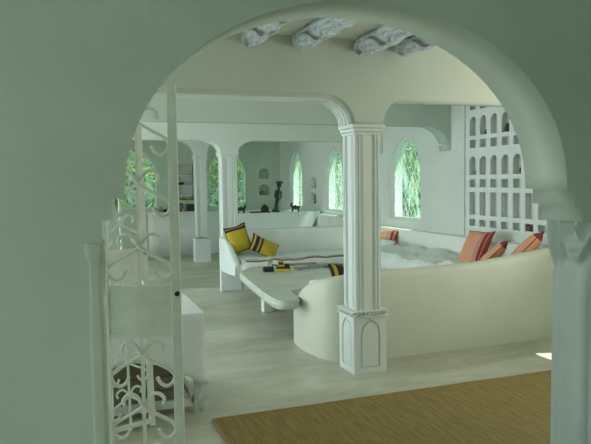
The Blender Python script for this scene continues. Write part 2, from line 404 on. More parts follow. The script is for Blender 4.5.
# stepped archivolt: a thin skin proud of the arcade wall, set back from the edge of the opening
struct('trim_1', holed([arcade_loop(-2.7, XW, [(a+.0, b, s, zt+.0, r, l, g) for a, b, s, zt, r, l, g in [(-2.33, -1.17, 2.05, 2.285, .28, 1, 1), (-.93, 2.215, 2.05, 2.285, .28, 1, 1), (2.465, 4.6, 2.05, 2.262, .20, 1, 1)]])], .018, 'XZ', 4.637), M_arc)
def rib(xa, xb, zs, zt, rx, y, d=.0):
    b = bmesh.new(); P = []
    for i in range(13):
        a = i/12*PI/2; P.append((xb-rx+rx*math.cos(a), zs+(zt-zs)*math.sin(a)))
    P.append((xa, zt))
    add_tube(b, [(p[0], y, p[1]) for p in P], .012, 6)
    return b
for i, yy in enumerate((4.70, 4.76, 4.82, 4.88)):
    struct('trim_%d' % (i+2), rib(-.6, 2.185, 2.05, 2.254, .24, yy), M_white, True)
# middle beam, held by a pilaster on the right wall
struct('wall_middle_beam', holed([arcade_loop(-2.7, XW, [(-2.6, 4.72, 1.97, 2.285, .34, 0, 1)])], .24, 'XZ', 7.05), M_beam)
struct('wall_right_pilaster', box_bm(4.73, XW, 6.745, 7.045, .885, 2.6), M_wall)
struct('trim_6', box_bm(4.60, 4.745, 7.06, 7.27, 2.03, 2.055, bevel=.006), M_wall)
# second arcade on column two
A2 = [(-2.4, -1.2, 2.03, 2.205, .32, 1, 1), (-.9, 2.125, 2.03, 2.205, .32, 1, 1), (2.385, 4.70, 2.03, 2.205, .32, 1, 1)]
struct('wall_second_arcade', holed([arcade_loop(-2.7, XW, A2)], .28, 'XZ', 8.95), M_wall)
# third arcade
A3 = [(-2.4, .3, 2.12, 2.42, .4, 1, 1), (.55, 2.43, 2.12, 2.42, .4, 1, 1), (2.66, 4.7, 2.12, 2.46, .3, 1, 0)]
struct('wall_third_arcade', holed([arcade_loop(-2.7, XW, A3)], .25, 'XZ', 12.4), M_wall)

# ------------------------------------------------------------------ columns
def fluted_square(x0, x1, y0, y1, z0, z1):
    """square shaft with stepped vertical mouldings near each edge"""
    cx, cy = (x0+x1)/2, (y0+y1)/2; h = (x1-x0)/2; k = h/.13
    prof = [(-.130, .010), (-.104, .010), (-.100, 0), (-.092, 0), (-.088, .010), (-.076, .010), (-.070, -.006), (-.050, -.006), (-.044, .004),
            (.044, .004), (.050, -.006), (.070, -.006), (.076, .010), (.088, .010), (.092, 0), (.100, 0), (.104, .010), (.130, .010)]
    L = []
    for q in range(4):
        c, s = (1, 0, -1, 0)[q], (0, 1, 0, -1)[q]
        for u, d in prof[:-1]:
            px, py = u*k, -(h - .010 + d)
            if abs(u) == .130: py = -h
            L.append((cx + px*c - py*s, cy + px*s + py*c))
    out = []
    for p in L:
        if not out or (Vector(p)-Vector(out[-1])).length > 1e-4: out.append(p)
    bm = bmesh.new(); lo = [bm.verts.new((*p, z0)) for p in out]; hi = [bm.verts.new((*p, z1)) for p in out]
    n = len(out)
    for i in range(n): bm.faces.new((lo[i], lo[(i+1) % n], hi[(i+1) % n], hi[i]))
    bm.faces.new(lo[::-1]); bm.faces.new(hi)
    return bm
def stack(x0, x1, y0, y1, layers):
    """mouldings: (z0, z1, outset) boxes"""
    bm = bmesh.new()
    for z0, z1, o in layers:
        b = box_bm(x0-o, x1+o, y0-o, y1+o, z0, z1, bevel=.006)
        me = bpy.data.meshes.new('t'); b.to_mesh(me); b.free(); bm.from_mesh(me); bpy.data.meshes.remove(me)
    return bm
def arch_panel_loops(c, w, z0, z1):
    return lancet(c, w, z0, z0+(z1-z0)*.72, z1, 5)
def column(cx, cy, w, ped_w, ped_h, top, label, cap=True, detail=True):
    r = thing('column', label, 'column', (cx, cy, 0))
    h = w/2; ph = ped_w/2
    ped = box_bm(cx-ph+.012, cx+ph-.012, cy-ph+.012, cy+ph-.012, 0, ped_h-.05, bevel=.004)
    pd = mk('pedestal', ped, M_white, r)
    if detail:
        zb, zt = .05, ped_h-.075
        for q in range(4):
            pq = ph-.0015; lp = [[(-pq, 0), (pq, 0), (pq, ped_h-.05), (-pq, ped_h-.05)], arch_panel_loops(0, ped_w*.60, zb, zt)]
            b = holed(lp, .012, 'XZ', -ph)
            b2 = holed([arch_panel_loops(0, ped_w*.50, zb+.018, zt-.02)], .009, 'XZ', -ph+.003)
            me = bpy.data.meshes.new('t'); b2.to_mesh(me); b2.free(); b.from_mesh(me); bpy.data.meshes.remove(me)
            b.transform(Matrix.Translation((cx, cy, 0)) @ Matrix.Rotation(q*PI/2, 4, 'Z'))
            mk_sub('arched_panel', b, M_white, pd, r)
        b = stack(cx-ph, cx+ph, cy-ph, cy+ph, [(ped_h-.055, ped_h-.043, .016), (ped_h-.012, ped_h, .018)])
        add_box(b, cx-ph, cx+ph, cy-ph, cy+ph, ped_h-.045, ped_h-.01)
        mk('pedestal_top', b, M_white, r)
        b = bmesh.new()
        for q in range(4):
            mt = Matrix.Translation((cx, cy, 0)) @ Matrix.Rotation(q*PI/2, 4, 'Z')
            n = 8; st = 2*ph/n
            for i in range(n):
                x = -ph+st*(i+.5); z = ped_h-.0275
                bb = bmesh.new(); add_tube(bb, [(x-st*.42, -ph-.004, z-.012), (x, -ph-.010, z), (x+st*.42, -ph-.004, z+.012)], [.006, .0095, .006], 6)
                bb.transform(mt); me = bpy.data.meshes.new('t'); bb.to_mesh(me); bb.free(); b.from_mesh(me); bpy.data.meshes.remove(me)
        mk('rope_moulding', b, M_white, r, True)
    mk('shaft', fluted_square(cx-h, cx+h, cy-h, cy+h, ped_h-.01, top-.05), M_white, r)
    if cap:
        mk('capital', stack(cx-h, cx+h, cy-h, cy+h, [(top-.085, top-.062, .010), (top-.06, top-.032, .020), (top-.03, top, .030)]), M_white, r)
    return r
column(2.325, 4.757, .232, .297, .526, 2.052, 'white fluted column on an arch-panelled pedestal at the sofa corner')
column(2.255, 9.09, .225, .25, .05, 2.033, 'slim white column standing beside the rounded sofa arm', detail=False)
column(2.545, 12.53, .22, .33, .52, 2.13, 'farthest white column on a square pedestal before the counter', detail=False)
# supports of the arcades that the near wall hides from the photograph
for k, (cx, cy, zt) in enumerate(((-1.05, 4.78, 2.06), (-1.05, 9.09, 2.04), (.425, 12.53, 2.13))):
    struct('trim_%d' % (30+k), fluted_square(cx-.125, cx+.125, cy-.125, cy+.125, 0, zt), M_white)

# jamb columns of the near arch: carved like gathered drapery
def drape_column(x_in, x_out, y0, y1, ztop, label, sign, amp=1.0, m=None):
    """inner face looks towards the opening (sign -1: face looks -X)"""
    r = thing('drapery_column', label, 'column', ((x_in+x_out)/2, (y0+y1)/2, 0))
    def ring(z, top):
        L = []
        N = 160
        d = abs(x_out-x_in); D = y1-y0
        k = max(0, (z-1.10)/(ztop-1.10))           # 0 in the shaft, 1 at the very top
        k = k*k*(3-2*k)
        for i in range(N):
            a = i/N*2*PI
            # superellipse footprint
            c, s = math.cos(a), math.sin(a)
            e = 2/5
            ex = math.copysign(abs(c)**e, c); ey = math.copysign(abs(s)**e, s)
            u = ey                                   # -1..1 along Y on the inner face
            g = lambda c_, w_: math.exp(-((u-c_)/w_)**2)
            q_ = max(0, min(1, (z-1.17)/(ztop-1.17)))     # fans out from the gathered point
            out = .006*math.cos(u*3) - .014*g(-.02, .09) + .006*g(-.42, .12) - .012*g(-.68, .08) - .006*g(.55, .12)*(1-q_)
            top = 0
            for ub, ut in ((.62, 1.0), (.50, .30), (.38, -.35), (.26, -1.0)):
                top += g(ub+(ut-ub)*q_**.8, .10+.08*q_)
            sm_ = min(1, q_*3)
            out = amp*(out*(1-sm_) + sm_*(.055*top*(.5+.5*q_) - .022))
            px = (x_in+x_out)/2 + (d/2 + out)*ex
            py = (y0+y1)/2 + (D/2 + .4*out)*ey
            L.append((px, py, z))
        return L
    zs = [0, .05, .4, .8, 1.0, 1.10] + [1.14+i*(ztop-1.14)/22 for i in range(23)]
    bm = bmesh.new(); rings = [[bm.verts.new(p) for p in ring(z, 0)] for z in zs]
    for i in range(len(rings)-1):
        n = len(rings[i])
        for k in range(n): bm.faces.new((rings[i][k], rings[i][(k+1) % n], rings[i+1][(k+1) % n], rings[i+1][k]))
    bm.faces.new(rings[0][::-1]); bm.faces.new(rings[-1])
    mk('shaft', bm, m or M_drape, r, True)
    return r
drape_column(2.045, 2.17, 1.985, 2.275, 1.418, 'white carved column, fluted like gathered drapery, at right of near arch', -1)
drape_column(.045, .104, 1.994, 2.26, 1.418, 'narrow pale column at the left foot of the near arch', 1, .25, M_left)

# ------------------------------------------------------------------ windows
def window(n, plane, at, c, wd, z0, zs, za, depth):
    out = lancet(c, wd, z0, zs, za); 
    inner = lancet(c, wd-.05, z0+.03, zs, za-.035)
    f = struct('window_%d' % n, holed([out, inner], .05, plane, at), M_frame)
    g = mk('pane', holed([inner], .006, plane, at+.022), M_glass); g.parent = f
    b = bmesh.new(); s = .115; k = 1.55
    def inside(u, v):
        h = (wd-.07)/2
        if v < z0+.03: return False
        if v <= zs: return abs(u-c) <= h
        r = za-.05-zs; R_ = (h*h+r*r)/(2*h)
        return v < za-.05 and (abs(u-c)+R_-h)**2 + (v-zs)**2 <= R_*R_
    M = PLANE[plane](at)
    def seg(a, bb):
        # keep only the bits inside the pane
        n_ = 40; run = []
        for i in range(n_+1):
            u = a[0]+(bb[0]-a[0])*i/n_; v = a[1]+(bb[1]-a[1])*i/n_
            if inside(u, v): run.append((u, v))
            elif run:
                if len(run) > 1: put(run[0], run[-1])
                run = []
        if len(run) > 1: put(run[0], run[-1])
    dd = -.018 if plane == 'XZ' else .018
    def put(p, q): add_tube(b, [M @ Vector((p[0], p[1], dd)), M @ Vector((q[0], q[1], dd))], .0055, 4)
    H = za-z0
    for i in range(-14, 15):
        u = c+i*s
        seg((u, z0), (u+H/k, za)); seg((u, z0), (u-H/k, za))
    lt = mk('lattice', b, M_frame); lt.parent = f
window(1, 'YZ', XW+.07, 8.28, .92, 1.0, 1.70, 2.25, .15)
window(2, 'YZ', XW+.07, 10.93, .86, 1.02, 1.68, 2.27, .15)
window(3, 'YZ', XW+.07, 13.0, .82, 1.02, 1.68, 2.27, .15)
window(4, 'XZ', YB+.07, 1.43, .92, 1.03, 1.72, 2.36, .15)
window(5, 'XZ', YB+.07, 3.48, .92, 1.03, 1.72, 2.36, .15)
# ------------------------------------------------------------------ niche shelf in the right wall
ns = thing('niche_shelf', 'white wall unit of arched and square pigeonholes set in the right wall', 'shelf', (XW+.1, (GY0+GY1)/2, 1.0))
rows = [(1.012, 1.096, 'r'), (1.150, 1.432, 'r'), (1.492, 1.590, 'r'), (1.645, 1.875, 'a'), (1.978, 2.078, 'r'), (2.128, 2.365, 'a'), (2.445, 2.545, 'r')]
holes = []; cells = []
pitch = .204
for ci in range(8):
    y1_ = GY1-.075-ci*pitch; y0_ = y1_-.140; c = (y0_+y1_)/2
    for (za_, zb_, kd) in rows:
        holes.append(lancet(c, .14, za_, za_+(zb_-za_)*.66, zb_, 6) if kd == 'a' else [(y0_, za_), (y1_, za_), (y1_, zb_), (y0_, zb_)])
        cells.append((c, za_))
mk('front_grid', holed([[(GY0, .985), (GY1, .985), (GY1, 2.62), (GY0, 2.62)]]+holes, .03, 'YZ', XW-.003), M_white, ns)
b = bmesh.new()
for ci in range(9):
    yv = GY1-.043-ci*pitch
    if yv > GY0+.01: add_box(b, XW+.018, XW+.09, yv-.012, yv+.012, 1.0, 2.59)
mk('divider', b, M_white, ns)
b = bmesh.new()
for (za_, zb_, kd) in rows: add_box(b, XW+.018, XW+.09, GY0+.01, GY1-.04, za_-.02, za_)
mk('shelf_board', b, M_white, ns)
mk('back_panel', box_bm(XW+.09, XW+.105, GY0+.01, GY1-.03, 1.0, 2.59), M_cream, ns)

# small pots in the pigeonholes and in the wall niches
def pot(loc, r, h, m, label, group=None, lid=False):
    b = bmesh.new(); add_lathe(b, [(r*.55, 0), (r*.95, h*.25), (r, h*.5), (r*.7, h*.8), (r*.5, h*.88), (r*.62, h)], 14, loc)
    return solo('pot', b, m, label, 'pot', group, True, loc)
def cell(ci, ri): return (XW+.043, GY1-.075-ci*pitch-.07, rows[ri][0])
c1 = cell(0, 3); pot((c1[0], c1[1]-.035, c1[2]), .032, .065, M_dark, 'small dark pot in the lower arched pigeonhole nearest the window')
c1 = cell(1, 5); pot((c1[0], c1[1]-.02, c1[2]), .040, .06, M_grn, 'low dark pot in the upper arched row, second pigeonhole from window')
c1 = cell(3, 5); pot((c1[0], c1[1]-.0, c1[2]), .043, .10, M_dark, 'widest dark pot in the upper arched row, under the arch curve')
c1 = cell(4, 3); pot((c1[0], c1[1]-.035, c1[2]), .034, .085, M_dark, 'dark pot in the lower arched row, fifth pigeonhole from the window')
c1 = cell(5, 0)
b = box_bm(c1[0]-.03, c1[0]+.04, c1[1]+.005, c1[1]+.065, c1[2], c1[2]+.062, bevel=.004)
solo('small_box', b, M_red, 'small red box in bottom row of pigeonholes, above the coral cushions', 'box', None, False, (c1[0]+.015, c1[1]+.03, c1[2]))
b = box_bm(c1[0]-.03, c1[0]+.04, c1[1]-.06, c1[1]-.002, c1[2], c1[2]+.066, bevel=.004)
solo('small_box', b, M_dark, 'small dark green box beside the red one in the bottom pigeonholes', 'box', None, False, (c1[0]+.015, c1[1]-.03, c1[2]))
pot((XW+.08, 11.87, 1.44), .06, .10, M_dark, 'dark squat pot in the upper wall niche between two right-hand windows')
pot((XW+.08, 11.87, 1.13), .065, .10, M_dark, 'dark squat pot in the lower wall niche between two right-hand windows')
b = bmesh.new(); add_lathe(b, [(.03, 0), (.035, .02), (.016, .05), (.022, .13), (.03, .16), (.012, .2), (.01, .215)], 12, (XW+.08, 12.06, 1.13))
solo('figurine', b, M_tan, 'slender brown figurine beside the squat pot in the lower wall niche', 'figurine', None, True, (XW+.08, 12.06, 1.13))
pot((4.33, YB+.1, 1.28), .07, .09, M_tan, 'brown pot in the lower back-wall niche beside the carved figure')

# ------------------------------------------------------------------ ledge / wainscot round the alcove
def sweep_wall(path, thick, ztops, z0=0, round_r=.03):
    """wall along a plan path (centre line), height per vertex, rounded top"""
    bm = bmesh.new(); rings = []
    P = [Vector((*p, 0)) for p in path]
    for i, p in enumerate(P):
        t = (P[min(i+1, len(P)-1)]-P[max(i-1, 0)]).normalized(); n = Vector((-t.y, t.x, 0)); h = thick/2; z = ztops[i]
        rr = min(round_r, h*.95)
        prof = [(-h, z0)]
        for k in range(5):
            a = PI - k/4*PI/2; prof.append((-h+rr+rr*math.cos(a), z-rr+rr*math.sin(a)))
        for k in range(5):
            a = PI/2 - k/4*PI/2; prof.append((h-rr+rr*math.cos(a), z-rr+rr*math.sin(a)))
        prof.append((h, z0))
        rings.append([bm.verts.new(p+n*u+Vector((0, 0, v))) for u, v in prof])
    m = len(rings[0])
    for i in range(len(rings)-1):
        for k in range(m): bm.faces.new((rings[i][k], rings[i][(k+1) % m], rings[i+1][(k+1) % m], rings[i+1][k]))
    bm.faces.new(rings[0]); bm.faces.new(rings[-1][::-1])
    bmesh.ops.recalc_face_normals(bm, faces=bm.faces[:])
    return bm
SH = .40
sofa = thing('built_in_sofa', 'cream cement sofa curving round the alcove behind the column', 'sofa', (3.4, 6.8, 0))
# front wall: curved end by the table, straight run, rising towards the right wall
path = []; tops = []
ctl = [(2.185, 5.90, .34), (2.16, 5.83, .40), (2.135, 5.70, .49), (2.125, 5.5, .61), (2.145, 5.30, .69), (2.185, 5.15, .735), (2.28, 5.05, .765), (2.45, 5.005, .79), (2.8, 5.0, .795), (3.2, 5.0, .80), (3.6, 5.0, .812), (3.9, 5.0, .838), (4.2, 5.0, .872), (4.5, 5.0, .91), (4.74, 5.0, .93)]
sm = smoothline(ctl, 5)
mk('front_wall', sweep_wall([(p.x, p.y) for p in sm], .13, [p.z for p in sm], 0, .06), M_sofa, sofa, True)
# right ledge wall & back ledge wall
mk('side_ledge', box_bm(4.62, 4.748, 5.07, 8.96, 0, .872, bevel=.015), M_cream, sofa)
mk('back_ledge', box_bm(2.40, 4.748, 8.93, 9.22, 0, .880, bevel=.015), M_cream, sofa)
# rounded left arm in front of column two
sm = smoothline([(2.145, 8.96, .80), (2.125, 8.8, .80), (2.13, 8.6, .74), (2.145, 8.42, .62), (2.17, 8.25, .47)], 5)
mk('rounded_arm', sweep_wall([(p.x, p.y) for p in sm], .10, [p.z for p in sm], SH-.08, .045), M_white, sofa, True)
mk('arm_back', box_bm(2.075, 2.40, 8.90, 8.975, 0, .80, bevel=.02), M_white, sofa)
# seat blocks
b = bmesh.new()
add_box(b, 2.62, 4.55, 8.62, 8.92, 0, SH-.07); add_box(b, 3.95, 4.55, 5.2, 8.15, 0, SH-.07); add_box(b, 2.5, 3.95, 5.08, 5.7, 0, SH-.07)
mk('seat_base', b, M_sofa, sofa)
b = bmesh.new(); add_box(b, 2.21, 4.62, 8.13, 8.93, SH-.07, SH); add_box(b, 3.82, 4.62, 5.07, 8.13, SH-.07, SH); add_box(b, 2.22, 3.82, 5.07, 5.82, SH-.07, SH)
mk('seat_slab', b, M_sofa, sofa)

def uvgrid(nu, nv, f, uvname='UVMap', close=True):
    bm = bmesh.new(); uvl = bm.loops.layers.uv.new(uvname)
    V = [[bm.verts.new(f(i/nu, j/nv)) for j in range(nv+1)] for i in range(nu+1)]
    for i in range(nu):
        for j in range(nv):
            fc = bm.faces.new((V[i][j], V[i+1][j], V[i+1][j+1], V[i][j+1]))
            for lp, (a, c) in zip(fc.loops, ((i, j), (i+1, j), (i+1, j+1), (i, j+1))): lp[uvl].uv = (a/nu, c/nv)
            fc.smooth = True
    return bm
def mattress(x0, x1, y0, y1, zbase, h, seed, wr=.012, front=None):
    """soft covered mattress: rounded, wrinkled slab; returns bm with uv (x along u, y along v)"""
    bm = bmesh.new(); uvl = bm.loops.layers.uv.new('UVMap')
    nu, nv = max(8, int((x1-x0)/.05)), max(8, int((y1-y0)/.05))
    def H(u, v):
        e = min(u*(x1-x0), (1-u)*(x1-x0), v*(y1-y0), (1-v)*(y1-y0))
        edge = min(1, e/.06); rnd = math.sqrt(max(0, 1-(1-edge)**2))
        p = Vector((x0+(x1-x0)*u, y0+(y1-y0)*v, seed))
        return h*(.35+.65*rnd) + wr*edge*(noise.noise(p*3.2)*1.3 + noise.noise(p*8)*.7 + .5*noise.noise(p*19))
    top = [[bm.verts.new((x0+(x1-x0)*i/nu, y0+(y1-y0)*j/nv, zbase+H(i/nu, j/nv))) for j in range(nv+1)] for i in range(nu+1)]
    bot = [[None]*(nv+1) for _ in range(nu+1)]
    for i in range(nu+1):
        for j in range(nv+1):
            if i in (0, nu) or j in (0, nv): bot[i][j] = bm.verts.new((x0+(x1-x0)*i/nu, y0+(y1-y0)*j/nv, zbase))
    def face(vs, uvs):
        f = bm.faces.new(vs); f.smooth = True
        for lp, q in zip(f.loops, uvs): lp[uvl].uv = q
    for i in range(nu):
        for j in range(nv):
            face((top[i][j], top[i+1][j], top[i+1][j+1], top[i][j+1]), ((i/nu, j/nv), ((i+1)/nu, j/nv), ((i+1)/nu, (j+1)/nv), (i/nu, (j+1)/nv)))
    ring = [(i, 0) for i in range(nu)] + [(nu, j) for j in range(nv)] + [(i, nv) for i in range(nu, 0, -1)] + [(0, j) for j in range(nv, 0, -1)]
    for k in range(len(ring)):
        a, c = ring[k], ring[(k+1) % len(ring)]
        face((bot[a[0]][a[1]], bot[c[0]][c[1]], top[c[0]][c[1]], top[a[0]][a[1]]), ((a[0]/nu, a[1]/nv), (c[0]/nu, c[1]/nv), (c[0]/nu, c[1]/nv), (a[0]/nu, a[1]/nv)))
    bm.faces.new([bot[i][j] for i, j in ring][::-1])
    return bm
# ------------------------------------------------------------------ seat cloths
bm = mattress(2.20, 4.60, 8.11, 8.90, SH+.002, .13, 1, .022)
for f in bm.faces:
    uvl = bm.loops.layers.uv.active
    for lp in f.loops: lp[uvl].uv = (lp[uvl].uv[0], 1-lp[uvl].uv[1]*.9 if True else 0)
solo('seat_mattress', bm, M_ctl, 'white mattress cover with maroon stripes along its front, on the back bench', 'mattress', 'mattresses on the cement sofa', loc=(3.4, 8.5, SH))
bm = mattress(3.80, 4.60, 5.09, 8.09, SH+.002, .25, 5, .055)
solo('seat_mattress', bm, M_cloth2, 'rumpled grey-white mattress on the bench under the niche shelf', 'mattress', 'mattresses on the cement sofa', loc=(4.2, 6.6, SH))
bm = mattress(2.20, 3.78, 5.09, 5.84, SH+.002, .20, 9, .04)
solo('seat_mattress', bm, M_cloth2, 'rumpled grey-white mattress on the bench behind the front wall', 'mattress', 'mattresses on the cement sofa', loc=(3.0, 5.5, SH))

def cushion(w_, h_, t_, nu=18, seed=0, pinch=.10):
    """pillow standing in local XZ: width w_, height h_, thickness t_ along Y, base at z=0; UV = (across, up)"""
    bm = bmesh.new(); uvl = bm.loops.layers.uv.new('UVMap')
    def P(i, j, sgn):
        u, v = 2*i/nu-1, 2*j/nu-1
        # sides bow inwards between pointed corners
        x = u*(1-pinch*(1-abs(v)**2)*abs(u)**3); z = v*(1-pinch*(1-abs(u)**2)*abs(v)**3)
        d = ((1-abs(u)**2.4)*(1-abs(v)**2.4))**.55
        d *= 1+.12*noise.noise(Vector((u*2, v*2, seed+3)))
        return Vector((x*w_/2, sgn*d*t_/2, (z+1)*h_/2 + .012*noise.noise(Vector((u*1.5, seed, v*1.5)))))
    F = [[bm.verts.new(P(i, j, -1)) for j in range(nu+1)] for i in range(nu+1)]
    B = [[F[i][j] if (i in (0, nu) or j in (0, nu)) else bm.verts.new(P(i, j, 1)) for j in range(nu+1)] for i in range(nu+1)]
    for i in range(nu):
        for j in range(nu):
            for G, order in ((F, 0), (B, 1)):
                vs = [G[i][j], G[i+1][j], G[i+1][j+1], G[i][j+1]]; q = [(i/nu, j/nu), ((i+1)/nu, j/nu), ((i+1)/nu, (j+1)/nu), (i/nu, (j+1)/nu)]
                if order: vs.reverse(); q.reverse()
                f = bm.faces.new(vs); f.smooth = True
                for lp, qq in zip(f.loops, q): lp[uvl].uv = qq
    return bm
def pillow(loc, dims, rot, m, label, seed, group, piping=None):
    """rot: Euler (lean, roll, heading)"""
    bm = cushion(*dims, seed=seed)
    o = mk('cushion', bm, m); o.location = loc; o.rotation_euler = rot
    tag(o, label, 'cushion', group)
    # seam cord round the edge
    w_, h_ = dims[0], dims[1]; b = bmesh.new(); pts = []
    n = 10
    for k in range(4):
        for i in range(n):
            t = -1+2*i/n
            u, v = ((t, -1), (1, t), (-t, 1), (-1, -t))[k]
            pz = .10
            x = u*(1-pz*(1-abs(v)**2)*abs(u)**3); z = v*(1-pz*(1-abs(u)**2)*abs(v)**3)
            pts.append((x*w_/2, 0, (z+1)*h_/2 + .012*noise.noise(Vector((u*1.5, seed, v*1.5)))))
    pts.append(pts[0]); add_tube(b, pts, .005, 5, False)
    s = mk('seam', b, piping or M_red); s.parent = o
    return o
GY = 'yellow cushions with dark bands'
GC = 'coral and maroon cushions'
R = math.radians
pillow((2.335, 8.62, .60), (.33, .40, .14), (R(-14), R(-14), R(4)), M_pyel, 'upright yellow cushion with a dark band at its top, against the column', 1, GY, M_dark)
pillow((2.57, 8.48, .565), (.42, .27, .14), (R(-34), R(26), R(-8)), M_pyel2, 'low yellow cushion with dark bands on its left, leaning on its neighbour', 2, GY, M_dark)
pillow((2.50, 5.26, .60), (.52, .24, .13), (R(-20), R(2), R(10)), M_pyel2, 'yellow cushion with dark corner, almost hidden behind the pedestalled column', 3, GY, M_dark)
pillow((4.26, 6.00, .60), (.38, .46, .15), (R(-30), R(0), R(-80)), M_pcor, 'largest coral cushion with striped edge, left of the three under the shelf', 4, GC)
pillow((4.08, 5.60, .61), (.38, .46, .13), (R(44), R(4), R(50)), M_pcor2, 'small coral cushion in the middle, tilted behind the sofa wall', 5, GC)
pillow((4.22, 5.32, .64), (.40, .56, .15), (R(42), R(4), R(46)), M_pcor2, 'coral cushion with maroon band leaning right beside the carved column', 6, GC)
pillow((4.44, 8.38, .62), (.46, .24, .16), (R(-24), R(0), R(-62)), M_pcor, 'rounded coral cushion in the far corner, right of the main column', 7, GC)
# small striped cushion beyond
pillow((4.22, 8.06, .63), (.46, .16, .12), (R(-58), 0, R(-70)), M_ctl, 'flat white cushion with maroon stripes before the far coral cushion', 31, 'white cushions along the side ledge', M_red)

# ------------------------------------------------------------------ low table
TH = .50
tb = thing('low_table', 'low cream cement table with clipped corners inside the sofa', 'table', (2.6, 6.6, 0))
loop = [(1.965, 5.37), (2.27, 5.93), (3.45, 5.98), (3.45, 7.55), (3.25, 7.85), (2.20, 7.80), (1.93, 7.34), (1.80, 5.80), (1.795, 5.52), (1.85, 5.40)]
sm = [(p[0], p[1]) for p in loop]
# round the corners a little
def roundcorners(L, r=.06, only=None):
    out = []; n = len(L)
    for i in range(n):
        p, a, b = Vector(L[i]), Vector(L[i-1]), Vector(L[(i+1) % n])
        da, db = (a-p), (b-p); rr_ = r if only is None or i in only else .02; ra = min(rr_, da.length*.4); rb = min(rr_, db.length*.4)
        s, e = p+da.normalized()*ra, p+db.normalized()*rb
        for k in range(5):
            t = k/4; q = s*(1-t)**2 + p*2*t*(1-t) + e*t*t; out.append((q.x, q.y))
    return out
lp = roundcorners([(1.955, 5.37), (2.062, 5.55), (2.085, 5.84), (2.13, 5.93), (2.32, 5.90), (3.45, 5.88), (3.45, 7.6), (3.2, 7.86), (2.22, 7.82), (1.93, 7.34), (1.79, 5.80), (1.79, 5.44)], .13, (0, 6, 7, 8, 9, 10, 11))
bm = holed([lp], .085, 'XY', TH-.085)
bmesh.ops.bevel(bm, geom=[e for e in bm.edges if e.calc_face_angle(0) > 1.2], offset=.012, segments=2, affect='EDGES')
mk('tabletop', bm, M_table, tb)
mk('leg', box_bm(2.22, 2.34, 7.26, 7.38, 0, TH-.085, bevel=.01), M_white, tb)
mk('leg', box_bm(2.95, 3.2, 6.6, 6.9, 0, TH-.085, bevel=.01), M_white, tb)

# things on the low table
def toy_truck(loc, rz):
    r = thing('toy_digger', 'yellow and black toy digger standing on the low table', 'toy', loc, rz=rz)
    def p(n, bm, m): o = mk(n, bm, m, None); o.parent = r; return o
    p('chassis', box_bm(-.085, .085, -.045, .045, .028, .052, bevel=.004), M_black)
    p('cab', box_bm(-.07, .01, -.04, .04, .062, .125, bevel=.008), M_yel)
    p('window', box_bm(-.058, -.002, -.0415, .0415, .082, .115), M_black)
    p('engine_cover', box_bm(.012, .075, -.038, .038, .052, .092, bevel=.006), M_black)
    for s in (-1, 1):
        b = box_bm(-.09, .09, s*.05-.014, s*.05+.014, 0, .034, bevel=.012); p('track', b, M_yel)
    b = bmesh.new(); add_tube(b, [(-.06, 0, .06), (-.12, 0, .085), (-.155, 0, .03)], .009, 6); p('arm', b, M_black)
toy_truck((2.47, 7.24, TH), R(-18))
cc = (2.285, 7.27, TH); r = thing('film_camera', 'small black camera lying on the low table beside the toy', 'camera', cc)
o = mk('body', box_bm(cc[0]-.062, cc[0]+.062, cc[1]-.03, cc[1]+.03, TH, TH+.062, bevel=.012), M_black, r)
b = bmesh.new(); add_tube(b, [(cc[0], cc[1]-.03, TH+.034), (cc[0], cc[1]-.062, TH+.034)], .025, 16); mk('lens', b, M_dark, r)
mk('grip', box_bm(cc[0]+.03, cc[0]+.066, cc[1]-.04, cc[1]+.03, TH+.002, TH+.056, bevel=.01), M_black, r)
b = bmesh.new(); add_lathe(b, [(.028, 0), (.032, .01), (.034, .10), (.031, .10), (.029, .012), (.0, .012)][:-1], 18, (2.40, 7.55, TH))
solo('drinking_glass', b, M_cup, 'clear drinking glass standing behind the toy digger', 'glass', None, True, (2.40, 7.55, TH))
for i, (x, y, a, wd, lab) in enumerate(((2.82, 7.34, 8, .30, 'grey magazine nearest the toy digger, on the low table'), (3.04, 7.45, -12, .30, 'dark printed magazine fanned over its neighbours on the table'), (3.2, 7.33, 20, .26, 'small grey booklet at the right of the magazines'))):
    b = box_bm(-wd/2, wd/2, -.11, .11, 0, .010, bevel=.002); o = mk('magazine', b, M_paper); o.location = (x, y, TH+.0005+i*.0108); o.rotation_euler = (0, 0, R(a))
    tag(o, lab, 'magazine', 'magazines on the low table')
    s = mk('pages', box_bm(-wd/2+.004, wd/2-.003, -.107, .107, .002, .0075), M_white); s.parent = o; s.location = (0, -.0045, 0)
b = box_bm(2.52, 3.08, 7.66, 7.72, TH, TH+.022, bevel=.006)
solo('tan_strip', b, M_tan, 'long narrow tan strip on the far edge of the low table', 'tray', None, False, (2.8, 7.69, TH))  # tan strip standing in for the lit front fold of the seat cloth

# ------------------------------------------------------------------ reed mat
bm = bmesh.new()
nu, nv = 60, 60
V = [[bm.verts.new((.875+3.8*i/nu + .012*noise.noise(Vector((i*.3, j*.2, 0))), 4.065-1.70*j/nv + .010*noise.noise(Vector((i*.15, 3, j))), .006+.004*noise.noise(Vector((i*.25, j*.25, 5))))) for j in range(nv+1)] for i in range(nu+1)]
for i in range(nu):
    for j in range(nv): bm.faces.new((V[i][j], V[i][j+1], V[i+1][j+1], V[i+1][j])).smooth = True
ex = bmesh.ops.solidify(bm, geom=bm.faces[:], thickness=.008) if False else None
mt = thing('reed_mat', 'woven brown reed mat lying on the pale floor in front', 'mat', (.875, 2.3, .0))
bm.transform(Matrix.Translation((0, 0, .006)))
mk('woven_field', bm, M_rug, mt)
b = bmesh.new()
add_tube(b, [(.87+3.8*i/40, 4.068+.008*noise.noise(Vector((i*.22, 3, 0))), .010) for i in range(41)], .009, 6); 
mk('bound_edge', b, M_tan, mt)
b = bmesh.new()
